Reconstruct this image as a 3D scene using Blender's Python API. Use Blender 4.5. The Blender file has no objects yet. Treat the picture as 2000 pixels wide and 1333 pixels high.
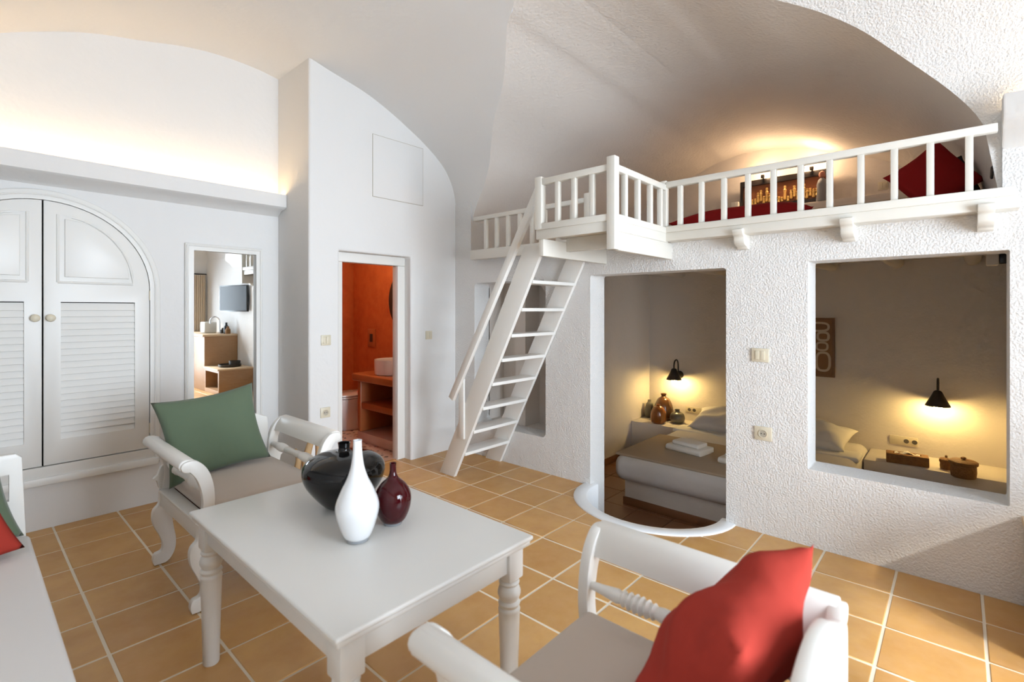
import bpy, bmesh, math, random
from mathutils import Vector, Matrix
R = math.radians
sc = bpy.context.scene
COL = sc.collection
random.seed(7)

# ------------------------------------------------------------------ camera
THETA = 0.730597            # heading measured from +X (towards the right end) to +Y (towards the cupboard wall)
cam_d = bpy.data.cameras.new('camera'); cam = bpy.data.objects.new('camera', cam_d); COL.objects.link(cam)
cam.location = (0, 0, 1.4)
cam.rotation_euler = (R(90), 0, THETA - R(90))
cam_d.sensor_width = 36; cam_d.lens = 971.74/2000*36
cam_d.shift_y = -(666.5-604.63)/2000
cam_d.clip_start = .02
cam_d.dof.use_dof = True; cam_d.dof.focus_distance = 3.8; cam_d.dof.aperture_fstop = 2.4
sc.camera = cam
# ------------------------------------------------------------------ world, sun, daylight, exposure
w = bpy.data.worlds.new('world'); sc.world = w; w.use_nodes = True
wb = w.node_tree.nodes['Background']; wb.inputs[0].default_value = (.55, .72, 1, 1); wb.inputs[1].default_value = 1.4
def area(name, loc, rot, sx, sy, power, col):
    l = bpy.data.lights.new(name, 'AREA'); l.shape = 'RECTANGLE'; l.size = sx; l.size_y = sy; l.energy = power; l.color = col; l.spread = R(128)
    o = bpy.data.objects.new(name, l); o.location = loc; o.rotation_euler = rot; COL.objects.link(o); return o
sun = bpy.data.lights.new('sun', 'SUN'); sun.energy = 3.5; sun.angle = R(3); sun.color = (1, .93, .82)
so = bpy.data.objects.new('sun', sun); COL.objects.link(so)
so.rotation_euler = Vector((.478, .878, -.70)).to_track_quat('-Z', 'Y').to_euler()
DAY = (.79, .895, 1.0)
area('daylight_door', (1.43, -2.56, 1.25), (R(90), 0, 0), 1.55, 2.4, 132, DAY)
area('daylight_window', (2.72, -2.56, 1.45), (R(90), 0, 0), .6, 1.0, 12, DAY)
vs = sc.view_settings
vs.view_transform = 'Standard'; vs.look = 'None'; vs.exposure = 0.26; vs.gamma = 1; vs.use_curve_mapping = False
sc.cycles.use_denoising = True
sc.cycles.max_bounces = 6; sc.cycles.diffuse_bounces = 5; sc.cycles.glossy_bounces = 3; sc.cycles.transmission_bounces = 2
sc.cycles.use_adaptive_sampling = True; sc.cycles.adaptive_threshold = .1; sc.cycles.adaptive_min_samples = 16
sc.cycles.caustics_reflective = False; sc.cycles.caustics_refractive = False
sc.cycles.sample_clamp_indirect = 6

# ------------------------------------------------------------------ materials
def node(t, k, **kw):
    n = t.nodes.new(k)
    for a, v in kw.items():
        if a in n.inputs: n.inputs[a].default_value = v
        else: setattr(n, a, v)
    return n
MATS = {}
def mat(name, col, rough=.5, metal=0, spec=.5, coat=0, trans=0, emit=None, es=0, bump=None, var=None, sheen=0, rnd=None, coords='Object'):
    """bump: list of (scale, strength, distance, detail); var: (scale, amount, colour2); rnd: per-object tint colour"""
    m = bpy.data.materials.new(name); m.use_nodes = True; t = m.node_tree; b = t.nodes['Principled BSDF']
    b.inputs['Base Color'].default_value = (*col, 1); b.inputs['Roughness'].default_value = rough; b.inputs['Metallic'].default_value = metal
    b.inputs['Specular IOR Level'].default_value = spec; b.inputs['Coat Weight'].default_value = coat; b.inputs['Coat Roughness'].default_value = .03
    b.inputs['Transmission Weight'].default_value = trans; b.inputs['Sheen Weight'].default_value = sheen
    if emit: b.inputs['Emission Color'].default_value = (*emit, 1); b.inputs['Emission Strength'].default_value = es
    tc = node(t, 'ShaderNodeTexCoord')
    co = tc.outputs[coords]
    if coords == 'World': pass
    if var or rnd:
        base = node(t, 'ShaderNodeRGB'); base.outputs[0].default_value = (*col, 1); cur = base.outputs[0]
        if rnd:
            oi = node(t, 'ShaderNodeObjectInfo'); mx = node(t, 'ShaderNodeMix', data_type='RGBA'); 
            t.links.new(oi.outputs['Random'], mx.inputs[0]); t.links.new(cur, mx.inputs[6]); mx.inputs[7].default_value = (*rnd, 1); cur = mx.outputs[2]
        for v in (var or []):
            sc_, am, c2 = v[:3]; mp = node(t, 'ShaderNodeMapping'); t.links.new(co, mp.inputs[0])
            mp.inputs['Scale'].default_value = v[3] if len(v) > 3 else (1, 1, 1)
            if rnd:
                ad = node(t, 'ShaderNodeVectorMath', operation='ADD'); sc3 = node(t, 'ShaderNodeVectorMath', operation='SCALE')
                cb = node(t, 'ShaderNodeCombineXYZ'); 
                for q in range(3): t.links.new(oi.outputs['Random'], cb.inputs[q])
                t.links.new(cb.outputs[0], sc3.inputs[0]); sc3.inputs['Scale'].default_value = 37
                t.links.new(mp.outputs[0], ad.inputs[0]); t.links.new(sc3.outputs[0], ad.inputs[1]); src = ad.outputs[0]
            else: src = mp.outputs[0]
            nz = node(t, 'ShaderNodeTexNoise'); nz.inputs['Scale'].default_value = sc_; nz.inputs['Detail'].default_value = 5; nz.inputs['Roughness'].default_value = .6
            t.links.new(src, nz.inputs['Vector'])
            mr = node(t, 'ShaderNodeMapRange'); mr.inputs[1].default_value = .38; mr.inputs[2].default_value = .68; mr.inputs[3].default_value = 0; mr.inputs[4].default_value = am
            t.links.new(nz.outputs[0], mr.inputs[0]); mx = node(t, 'ShaderNodeMix', data_type='RGBA')
            t.links.new(mr.outputs[0], mx.inputs[0]); t.links.new(cur, mx.inputs[6]); mx.inputs[7].default_value = (*c2, 1); cur = mx.outputs[2]
        t.links.new(cur, b.inputs['Base Color'])
    if bump:
        prev = None
        for (sc_, st, di, de) in bump:
            nz = node(t, 'ShaderNodeTexNoise'); nz.inputs['Scale'].default_value = sc_; nz.inputs['Detail'].default_value = de
            t.links.new(co, nz.inputs['Vector'])
            bp = node(t, 'ShaderNodeBump'); bp.inputs['Strength'].default_value = st; bp.inputs['Distance'].default_value = di
            t.links.new(nz.outputs[0], bp.inputs['Height'])
            if prev: t.links.new(prev.outputs[0], bp.inputs['Normal'])
            prev = bp
        t.links.new(prev.outputs[0], b.inputs['Normal'])
    MATS[name] = m; return m
WHITE = (.71, .70, .685)
mat('plaster_smooth', WHITE, .85, spec=.2, bump=[(6, .25, .02, 3), (34, .16, .006, 3)])
mat('plaster_rough', WHITE, .85, spec=.2, bump=[(8, .3, .02, 2), (95, .8, .0085, 3)])
mat('plaster_vault', (.69, .645, .60), .8, spec=.25, bump=[(5, .18, .03, 2), (46, .6, .008, 3)])  # warmer than the other plaster: warm bounce light in the loft tinted into the colour
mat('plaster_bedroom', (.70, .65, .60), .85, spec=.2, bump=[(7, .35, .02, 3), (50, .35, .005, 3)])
mat('curb', (.80, .82, .84), .55, bump=[(30, .15, .004, 2)])
mat('tile', (.52, .285, .088), .40, spec=.45, rnd=(.62, .36, .125), var=[(5, .55, (.44, .21, .058)), (14, .30, (.58, .35, .18))], bump=[(12, .15, .004, 3)])
mat('grout', (.74, .66, .53), .9)
mat('brown_tile', (.20, .085, .035), .4, rnd=(.24, .11, .05))
mat('brown_grout', (.12, .06, .035), .9)
mat('white_paint', (.74, .72, .68), .38, spec=.5, bump=[(30, .03, .002, 2)])
mat('cream_paint', (.68, .655, .595), .4)
mat('table_paint', (.68, .67, .64), .3, spec=.5)
mat('door_paint', (.74, .73, .70), .4, bump=[(25, .04, .002, 2)])
mat('fabric_beige', (.50, .425, .36), .95, spec=.1, sheen=.2, bump=[(420, .25, .001, 2)])
mat('fabric_pale', (.70, .675, .655), .95, spec=.1, bump=[(380, .25, .001, 2)])
mat('green_cloth', (.115, .155, .10), .9, spec=.1, sheen=.15, bump=[(9, .35, .02, 2), (500, .2, .001, 2)])
mat('red_cloth', (.34, .038, .026), .9, spec=.1, bump=[(7, .5, .03, 2), (500, .2, .001, 2)])
mat('dark_red_cloth', (.26, .012, .012), .9, spec=.1, bump=[(7, .4, .02, 2)])
mat('dark_cloth', (.035, .028, .028), .9, spec=.1)
mat('slat_brown', (.16, .05, .03), .6)
mat('black_glass', (.004, .0035, .0035), .04, spec=.4)
mat('white_glass', (.86, .88, .90), .06, spec=.6, coat=1)
mat('wine_glass', (.045, .002, .004), .04, spec=.4)
mat('clear_base', (.30, .32, .34), .04, spec=.6, coat=1)
mat('switch_plastic', (.64, .58, .45), .35)
mat('socket_grey', (.42, .38, .31), .5)
mat('socket_dark', (.10, .09, .08), .5)
mat('orange_plaster', (.50, .115, .028), .6, var=[(4, .6, (.34, .062, .014)), (12, .35, (.58, .16, .05))], bump=[(14, .3, .006, 3)])
mat('orange_counter', (.42, .125, .035), .35, var=[(5, .5, (.32, .075, .02))])
mat('ceramic', (.84, .80, .76), .12, coat=.6)
mat('oak', (.34, .19, .09), .5, var=[(3, .55, (.30, .155, .065), (1, 1, 9)), (16, .3, (.50, .31, .17), (1, 1, 14))])
mat('oak_light', (.62, .46, .30), .5, var=[(4, .4, (.50, .34, .20), (1, 1, 8))])
mat('metal_dark', (.05, .042, .036), .45, metal=.6)
mat('chrome', (.75, .75, .76), .12, metal=1)
mat('black_plastic', (.012, .012, .013), .3)
mat('screen', (.02, .022, .025), .25, spec=.3)
mat('mirror_glass', (.93, .95, .94), .01, metal=1)
mat('linen', (.66, .63, .61), .95, spec=.1, bump=[(12, .35, .015, 2)])
mat('linen_white', (.78, .75, .70), .95, spec=.1, bump=[(90, .3, .003, 2)])
mat('throw', (.44, .345, .25), .95, spec=.1, bump=[(60, .2, .002, 2)])
mat('amber_pot', (.30, .095, .015), .18, coat=.6, var=[(9, .5, (.16, .05, .01))])
mat('brown_pot', (.13, .055, .015), .2, coat=.5, var=[(9, .5, (.07, .03, .01))])
mat('grey_pot', (.16, .15, .12), .3, coat=.3, var=[(14, .5, (.08, .08, .065))])
mat('wicker', (.27, .13, .04), .7, var=[(30, .6, (.16, .07, .02))], bump=[(80, .8, .006, 1)])
mat('kraft', (.25, .135, .06), .8)
mat('frame_wood', (.19, .10, .045), .5)
mat('cream_print', (.60, .50, .38), .8)
mat('gold', (.85, .55, .18), .4, metal=.25, bump=[(40, .8, .01, 3)])
mat('picture_dark', (.022, .015, .012), .4)
mat('rust_panel', (.36, .12, .04), .5, metal=.2, bump=[(30, .5, .006, 3)])
mat('grey_robe', (.25, .25, .26), .7)
mat('skin_wood', (.45, .18, .12), .6)
mat('driftwood', (.50, .33, .17), .8, var=[(8, .5, (.34, .20, .09))], bump=[(20, .5, .01, 3)])
mat('bulb_warm', (1, .8, .5), .3, emit=(1, .68, .24), es=230)
mat('lamp_soft', (1, .85, .6), .3, emit=(1, .74, .45), es=120)
mat('led_warm', (1, .8, .5), .3, emit=(1, .70, .38), es=34)
mat('uplight_warm', (1, .8, .5), .3, emit=(1, .74, .45), es=22)
mat('curtain', (.66, .56, .44), .95)
mat('terrazzo', (.62, .45, .36), .35, var=[(3, .3, (.66, .38, .26))])
mat('chip_dark', (.07, .045, .04), .4)
mat('chip_red', (.36, .13, .07), .4)
mat('gap_shade', (.03, .027, .025), .9)
mat('paper', (.85, .80, .74), .9)
mat('wall_hidden', (.78, .77, .76), .85)

# ------------------------------------------------------------------ mesh helpers (each returns a bmesh)
def box(x0, x1, y0, y1, z0, z1, bev=0, seg=2):
    bm = bmesh.new(); bmesh.ops.create_cube(bm, size=1)
    for v in bm.verts: v.co = Vector(((x0+x1)/2+v.co.x*(x1-x0), (y0+y1)/2+v.co.y*(y1-y0), (z0+z1)/2+v.co.z*(z1-z0)))
    if bev: bmesh.ops.bevel(bm, geom=list(bm.edges), offset=bev, segments=seg, affect='EDGES', profile=.5)
    return bm
def place(axis, a, p):
    return {'x': (a, p[0], p[1]), 'y': (p[0], a, p[1]), 'z': (p[0], p[1], a)}[axis]
def prism(out, axis, a0, a1, bev=0, seg=2):
    bm = bmesh.new(); lo = [bm.verts.new(place(axis, a0, p)) for p in out]; hi = [bm.verts.new(place(axis, a1, p)) for p in out]
    n = len(out); caps = [bm.faces.new(lo), bm.faces.new(hi)]
    for i in range(n): bm.faces.new((lo[i], lo[(i+1) % n], hi[(i+1) % n], hi[i]))
    bmesh.ops.recalc_face_normals(bm, faces=bm.faces)
    if bev:
        es = list({e for f in caps for e in f.edges}); bmesh.ops.bevel(bm, geom=es, offset=bev, segments=seg, affect='EDGES', profile=.5)
    return bm
def spline(pts, n=6, closed=False):
    res = []; m = len(pts); P = [Vector(p) for p in pts]
    rng = range(m) if closed else range(m-1)
    for i in rng:
        p0, p1, p2, p3 = (P[(i-1) % m], P[i], P[(i+1) % m], P[(i+2) % m]) if closed else (P[max(i-1, 0)], P[i], P[i+1], P[min(i+2, m-1)])
        for k in range(n):
            t = k/n; res.append(.5*((2*p1)+(p2-p0)*t+(2*p0-5*p1+4*p2-p3)*t*t+(3*p1-p0-3*p2+p3)*t**3))
    if not closed: res.append(P[-1])
    return [tuple(p) for p in res]
def ribbon(pts, ws, n=6):
    """outline of a strip of varying width along a 2-D centre line, round at its far end"""
    c = spline([(p[0], p[1], wd) for p, wd in zip(pts, ws)], n); L, Rr = [], []
    for i, p in enumerate(c):
        a, b = c[max(i-1, 0)], c[min(i+1, len(c)-1)]; d = Vector((b[0]-a[0], b[1]-a[1])).normalized(); nn = Vector((-d.y, d.x))
        L.append((p[0]+nn.x*p[2]/2, p[1]+nn.y*p[2]/2)); Rr.append((p[0]-nn.x*p[2]/2, p[1]-nn.y*p[2]/2))
    d = Vector((c[-1][0]-c[-2][0], c[-1][1]-c[-2][1])).normalized(); nn = Vector((-d.y, d.x)); cap = []
    for k in range(1, 6):
        a = math.pi*k/6; cap.append((c[-1][0]+(nn.x*math.cos(a)+d.x*math.sin(a))*c[-1][2]/2, c[-1][1]+(nn.y*math.cos(a)+d.y*math.sin(a))*c[-1][2]/2))
    return L+cap+Rr[::-1]
def lathe(prof, n=32, c=(0, 0, 0), axis='z', cap=True):
    bm = bmesh.new(); rings = []
    def pos(r, a, z):
        p = (r*math.cos(a), r*math.sin(a), z)
        if axis == 'y': p = (p[0], p[2], p[1])
        if axis == 'x': p = (p[2], p[0], p[1])
        return (p[0]+c[0], p[1]+c[1], p[2]+c[2])
    for r, z in prof: rings.append([bm.verts.new(pos(max(r, 1e-4), 2*math.pi*k/n, z)) for k in range(n)])
    for a, b in zip(rings, rings[1:]):
        for k in range(n): bm.faces.new((a[k], a[(k+1) % n], b[(k+1) % n], b[k]))
    if cap: bm.faces.new(rings[0]); bm.faces.new(rings[-1])
    bmesh.ops.recalc_face_normals(bm, faces=bm.faces); return bm
def tube(pts, r, n=10):
    bm = bmesh.new(); P = [Vector(p) for p in pts]; rs = r if isinstance(r, (list, tuple)) else [r]*len(P); rings = []; up = None
    for i, p in enumerate(P):
        d = (P[min(i+1, len(P)-1)]-P[max(i-1, 0)]).normalized()
        if up is None: up = Vector((0, 0, 1)) if abs(d.z) < .9 else Vector((1, 0, 0))
        s = d.cross(up).normalized(); up = s.cross(d).normalized()
        rings.append([bm.verts.new(p+rs[i]*(s*math.cos(2*math.pi*k/n)+up*math.sin(2*math.pi*k/n))) for k in range(n)])
    for a, b in zip(rings, rings[1:]):
        for k in range(n): bm.faces.new((a[k], a[(k+1) % n], b[(k+1) % n], b[k]))
    bm.faces.new(rings[0]); bm.faces.new(rings[-1]); bmesh.ops.recalc_face_normals(bm, faces=bm.faces); return bm
def bar(p, q, wx, wz, up=(0, 0, 1), bev=.003):
    """straight plank from p to q; wx = width across, wz = height along up"""
    p, q, up = Vector(p), Vector(q), Vector(up); d = (q-p); L = d.length; d.normalize(); s = d.cross(up).normalized(); u = s.cross(d)
    bm = box(0, L, -wx/2, wx/2, -wz/2, wz/2, bev); M = Matrix((d, s, u)).transposed().to_4x4(); M.translation = p; bmesh.ops.transform(bm, matrix=M, verts=bm.verts); return bm
def pillow(wd, ht, t, n=26, pinch=.11, seed=0, wr=.012):
    bm = bmesh.new(); rnd = random.Random(seed); ph = [rnd.uniform(0, 6) for _ in range(8)]; sides = []
    for sg in (1, -1):
        g = []
        for j in range(n+1):
            row = []
            for i in range(n+1):
                u, v = -1+2*i/n, -1+2*j/n
                x = u*wd/2*(1-pinch*(1-v*v)**1.0*abs(u)**3); y = v*ht/2*(1-pinch*(1-u*u)*abs(v)**3)
                e = max(0, (1-abs(u)**2.6)*(1-abs(v)**2.6))**.55
                z = sg*t/2*e + wr*e*(math.sin(5*u+3*v+ph[0])*.5+math.sin(9*v-4*u+ph[1])*.3+math.sin(11*u*v+ph[2])*.3)
                row.append((x, y, z))
            g.append(row)
        sides.append(g)
    vt = {}
    for s in (0, 1):
        for j in range(n+1):
            for i in range(n+1):
                ed = i in (0, n) or j in (0, n)
                if s == 1 and ed: vt[1, i, j] = vt[0, i, j]
                else: vt[s, i, j] = bm.verts.new(sides[s][j][i])
    for s in (0, 1):
        for j in range(n):
            for i in range(n):
                f = [vt[s, i, j], vt[s, i+1, j], vt[s, i+1, j+1], vt[s, i, j+1]]
                bm.faces.new(f if s == 0 else f[::-1])
    return bm
def softbox(x0, x1, y0, y1, z0, z1, r, seg=4, puff=0):
    bm = box(x0, x1, y0, y1, z0, z1, r, seg)
    if puff:
        bmesh.ops.subdivide_edges(bm, edges=[e for e in bm.edges if e.calc_length() > .1], cuts=7, use_grid_fill=True)
        cx, cy, hx, hy = (x0+x1)/2, (y0+y1)/2, (x1-x0)/2, (y1-y0)/2
        for v in bm.verts:
            if v.co.z > z1-.002:
                u, q = (v.co.x-cx)/hx, (v.co.y-cy)/hy; v.co.z += puff*max(0, 1-u*u)*max(0, 1-q*q)
    return bm
def join(*bms):
    a = bms[0]
    for b in bms[1:]:
        me = bpy.data.meshes.new('tmp'); b.to_mesh(me); a.from_mesh(me); bpy.data.meshes.remove(me); b.free()
    return a
def shift(bm, v=(0, 0, 0), rot=None):
    if rot is not None: bmesh.ops.transform(bm, matrix=rot.to_4x4(), verts=bm.verts)
    bmesh.ops.translate(bm, vec=Vector(v), verts=bm.verts); return bm
def tomesh(name, bm, m, ang=38):
    me = bpy.data.meshes.new(name); bm.to_mesh(me); bm.free()
    me.polygons.foreach_set('use_smooth', [True]*len(me.polygons)); me.set_sharp_from_angle(angle=R(ang))
    for k in (m if isinstance(m, (list, tuple)) else [m]): me.materials.append(MATS[k])
    return me
def O(name, bm, m, parent=None, loc=(0, 0, 0), rot=(0, 0, 0), ang=38, world=False):
    o = bpy.data.objects.new(name, tomesh(name, bm, m, ang) if isinstance(bm, bmesh.types.BMesh) else bm); COL.objects.link(o)
    o.location = loc; o.rotation_euler = rot
    if parent:
        o.parent = parent
        if world:                       # mesh given in room coordinates: bring it into the parent's frame
            p = parent; off = Vector()
            while p: off += p.location; p = p.parent
            o.location = Vector(loc)-off
    return o
def tag(o, label, cat, group=None):
    o['label'] = label; o['category'] = cat
    if group: o['group'] = group
    return o
def thing(name, label, cat, loc=(0, 0, 0), rz=0, group=None):
    o = bpy.data.objects.new(name, None); COL.objects.link(o); o.location = loc; o.rotation_euler = (0, 0, rz); o.empty_display_size = .1
    return tag(o, label, cat, group)
def solo(name, bm, m, label, cat, base=(0, 0, 0), group=None, **k):
    """a thing that is one mesh; bm in room coordinates, origin moved to base"""
    shift(bm, -Vector(base)); o = O(name, bm, m, loc=base, **k); return tag(o, label, cat, group)
def struct(name, bm, m, parent=None, **k):
    o = O(name, bm, m, parent, **k)
    if not parent: o['kind'] = 'structure'
    return o
def cut(bm, cutters, op='DIFFERENCE'):
    """exact boolean of a bmesh with a list of bmeshes; returns a bmesh"""
    def tmp(b):
        me = bpy.data.meshes.new('t'); b.to_mesh(me); b.free(); o = bpy.data.objects.new('t', me); COL.objects.link(o); return o
    a = tmp(bm); cs = [tmp(c) for c in cutters]
    for c in cs:
        md = a.modifiers.new('b', 'BOOLEAN'); md.operation = op; md.object = c; md.solver = 'EXACT'
    dg = bpy.context.evaluated_depsgraph_get(); me = bpy.data.meshes.new_from_object(a.evaluated_get(dg))
    out = bmesh.new(); out.from_mesh(me); bpy.data.meshes.remove(me)
    for o in [a]+cs:
        d = o.data; bpy.data.objects.remove(o); bpy.data.meshes.remove(d)
    return out
def soften(o, wd=.02, seg=3, ang=50):
    md = o.modifiers.new('soft', 'BEVEL'); md.width = wd; md.segments = seg; md.limit_method = 'ANGLE'; md.angle_limit = R(ang); md.harden_normals = False
    for p in o.data.polygons: p.use_smooth = True
    return o
def rrect(a0, a1, b0, b1, r, n=5):
    pts = []
    for (ca, cb, s) in ((a1-r, b1-r, 0), (a0+r, b1-r, 90), (a0+r, b0+r, 180), (a1-r, b0+r, 270)):
        for k in range(n+1): t = R(s+90*k/n); pts.append((ca+r*math.cos(t), cb+r*math.sin(t)))
    return pts

# ================================================================== SETTING
XL, XW, YW, YF = -.44, 3.36, 4.34, -2.6       # left wall, loft wall, cupboard wall, facade
# ---- floor with single tiles
P = .33130; GX, GY = 2.7322, 2.2311
WCX, WCY = 3.36, 1.652                          # sunken semicircular entry in front of the bedroom door
def well(x, y, a, b): return ((x-WCX)/a)**2+((y-WCY)/b)**2 < 1
fb = box(XL, XW+.02, YF, YW+.06, -.12, -.0025)
wellcut = prism([(WCX+.5, WCY+.53)]+[(WCX-.47*math.sin(R(k*7.5)), WCY+.53*math.cos(R(k*7.5))) for k in range(25)]+[(WCX+.5, WCY-.53)], 'z', -.3, .2)
bathfloor = box(1.9, 3.6, 3.9, 6, -.2, .1)
floor = struct('floor', cut(fb, [wellcut, bathfloor]), 'grout')
full = tomesh('tile', box(0, P-.010, 0, P-.010, -.012, 0, .003, 1), 'tile')
def tile_mesh(x0, x1, y0, y1): return box(0, x1-x0, 0, y1-y0, -.012, 0, .003, 1)
for i in range(-11, 3):
    for j in range(-15, 8):
        x0, x1, y0, y1 = GX+i*P+.005, GX+(i+1)*P-.005, GY+j*P+.005, GY+(j+1)*P-.005
        cx0, cx1, cy0, cy1 = max(x0, XL), min(x1, XW), max(y0, YF), min(y1, YW)
        if cx0 > 1.8: cy1 = min(cy1, 3.935)
        if cx1-cx0 < .015 or cy1-cy0 < .015: continue
        n = 0
        for a in range(9):
            for b in range(9):
                n += well(cx0+(cx1-cx0)*a/8, cy0+(cy1-cy0)*b/8, .47, .53)
        if n >= 81: continue
        if n:
            bm = bmesh.new(); N = 22
            for a in range(N):
                for b in range(N):
                    u0, u1, v0, v1 = cx0+(cx1-cx0)*a/N, cx0+(cx1-cx0)*(a+1)/N, cy0+(cy1-cy0)*b/N, cy0+(cy1-cy0)*(b+1)/N
                    if not well((u0+u1)/2, (v0+v1)/2, .47, .53):
                        bm.faces.new([bm.verts.new((u-cx0, v-cy0, 0)) for u, v in ((u0, v0), (u1, v0), (u1, v1), (u0, v1))])
            bmesh.ops.remove_doubles(bm, verts=bm.verts, dist=1e-5)
            ex = bmesh.ops.extrude_face_region(bm, geom=list(bm.faces)); 
            bmesh.ops.translate(bm, vec=(0, 0, -.012), verts=[g for g in ex['geom'] if isinstance(g, bmesh.types.BMVert)])
            bmesh.ops.recalc_face_normals(bm, faces=bm.faces)
            O('tile', bm, 'tile', floor, (cx0, cy0, 0))
        elif (cx0, cx1, cy0, cy1) == (x0, x1, y0, y1): O('tile', full, 'tile', floor, (x0, y0, random.uniform(-.0012, .0008)))
        else: O('tile', tile_mesh(cx0, cx1, cy0, cy1), 'tile', floor, (cx0, cy0, 0))
# ---- rounded white curb round the sunken entry, and the wall of the entry
rim = bmesh.new(); prof = [(.0, -.42), (.0, .004), (.006, .010), (.082, .010), (.09, .004), (.09, -.02)]; rings = []
for k in range(33):
    t = R(-6+k*192/32); rings.append([rim.verts.new((WCX-(.425+q)*math.sin(t), WCY+(.48+q*1.15)*math.cos(t), z)) for q, z in prof])
for a, b in zip(rings, rings[1:]):
    for k in range(len(prof)-1): rim.faces.new((a[k], a[k+1], b[k+1], b[k]))
bmesh.ops.recalc_face_normals(rim, faces=rim.faces)
struct('trim_1', rim, 'curb', ang=60)

# ---- vaults: main barrel (axis along Y) joined with the loft barrel (axis along X)
US = [0, .1, .2, .285, .43, .52, .62, .69, .77, .867, .936, .982, 1.0]
ZS = [3.41, 3.40, 3.37, 3.33, 3.27, 3.215, 3.135, 3.07, 2.99, 2.87, 2.74, 2.56, 2.3]
VS = [0, .1, .186, .268, .455, .563, .65, .737, .845, .92, .97, 1.0]
LZ = [3.31, 3.295, 3.265, 3.23, 3.10, 3.01, 2.935, 2.83, 2.635, 2.47, 2.31, 2.1]
LZ[4] = 3.085
MH = spline([(u*1.91, z) for u, z in zip(US, ZS)], 6)+[(1.91, 1.95)]
LH = spline([(v*1.87, z) for v, z in zip(VS, LZ)], 6)+[(1.87, 1.96)]
MC, LC, LTOP = 1.47, 1.72, 3.31
def half(H, z):
    if z >= H[0][1]: return 0
    for (a, za), (b, zb) in zip(H, H[1:]):
        if zb <= z <= za: return a+(b-a)*(za-z)/max(za-zb, 1e-6)
    return H[-1][0]
def sheet(rows, mi):
    V = [[shell.verts.new(p) for p in r] for r in rows]
    for a, b in zip(V, V[1:]):
        for k in range(len(a)-1):
            f = shell.faces.new((a[k], a[k+1], b[k+1], b[k])); f.material_index = mi
def lerp(a, b, n): return [a+(b-a)*k/n for k in range(n+1)]
shell = bmesh.new(); Y0, Y1 = YF-.05, YW+.02
k0 = max(k for k, (a, z) in enumerate(MH) if z >= LTOP)
xt = half(MH, LTOP); MR = MH[:k0+1]+[(xt, LTOP)]+MH[k0+1:]
sheet([[(MC-a, y, z) for y in lerp(Y0, LC, 20)+lerp(LC, Y1, 14)[1:]] for a, z in MH], 0)
sheet([[(MC+a, y, z) for y in lerp(Y0, LC-half(LH, z), 20)] for a, z in MR], 2)
sheet([[(MC+a, y, z) for y in lerp(LC+half(LH, z), Y1, 14)] for a, z in MR], 0)
def lsec(X, dy, z):
    k = 1 if X <= 3.6 else 1-.025*(X-3.6)/1.6 if X <= 5.2 else .975-.045*(X-5.2)/.92
    return (X, LC+dy*(.55+.45*k), 1.96+(z-1.96)*k)
for sg in (1, -1):
    sheet([[lsec(X, sg*b, z) for X in lerp(MC+half(MH, z), 3.6, 12)+lerp(3.6, 6.12, 16)[1:]] for b, z in LH], 1)
bmesh.ops.remove_doubles(shell, verts=shell.verts, dist=1e-4)
struct('ceiling', shell, ['plaster_smooth', 'plaster_vault', 'plaster_rough'], ang=24)

# ---- cupboard wall with recesses for the arched cupboard and the mirror
CX, CR, CZ = .364, .612, 1.535
def archpts(c, r, zc, z0, n=28, rx=None):
    rx = rx or r
    return [(c+rx, z0)]+[(c+rx*math.cos(math.pi*k/n), zc+r*math.sin(math.pi*k/n)) for k in range(n+1)]+[(c-rx, z0)]
o = struct('wall_left', cut(box(XL-.1, 1.98, YW, YW+.3, -.1, 3.6), [prism(archpts(CX, CR-.04, CZ, .34), 'y', YW-.1, YW+.16), box(1.195, 1.655, YW-.1, YW+.004, .25, 1.855)]), 'plaster_smooth')
# ---- bathroom wall: thick pier with the door opening
pier = prism([(1.84, 3.78), (3.7, 3.78), (3.7, 3.98), (1.98, 3.98), (1.98, 4.6), (1.84, 4.6)], 'z', -.1, 3.6)
o = struct('wall_bathroom', cut(pier, [box(2.096, 2.815, 3.6, 4.2, -.2, 1.885)]), 'plaster_smooth'); soften(o, .018)
# ---- loft wall with doorway, interior window and niche
wl = box(XW, XW+.21, YF-.1, 3.80, -.45, 1.90)
cuts = [prism(rrect(1.13, 2.175, -.42, 1.672, .02), 'x', XW-.3, XW+.5), prism(rrect(-.185, .66, .455, 1.685, .008), 'x', XW-.3, XW+.5), prism(rrect(2.625, 3.50, .30, 1.655, .04), 'x', XW-.3, XW+.5)]
o = struct('wall_right', cut(wl, cuts), 'plaster_rough'); soften(o, .014)
# stretch of wall beside and above the loft opening is part of the vault; low wall between vault foot and slab
struct('wall_jamb', box(XW, XW+.21, 3.55, 3.80, 1.9, 2.45), 'plaster_rough')
struct('wall_corner', box(XW, XW+.21, YF-.1, -.16, 1.9, 2.36), 'plaster_rough')
# niche behind the ladder: shallow back wall with a soft pilaster
struct('wall_niche', join(box(XW+.42, XW+.5, 2.5, 3.8, .1, 1.87), box(XW+.2, XW+.46, 3.50, 3.62, .1, 1.87), box(XW+.2, XW+.46, 2.5, 2.62, .1, 1.87), box(XW+.2, XW+.46, 2.5, 3.62, .16, .30), box(XW+.2, XW+.46, 2.5, 3.62, 1.66, 1.87), shift(lathe([(.16, .3), (.16, 1.3), (.20, 1.5), (.30, 1.66)], 28), (XW+.50, 2.72, 0))), 'plaster_bedroom')
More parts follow.
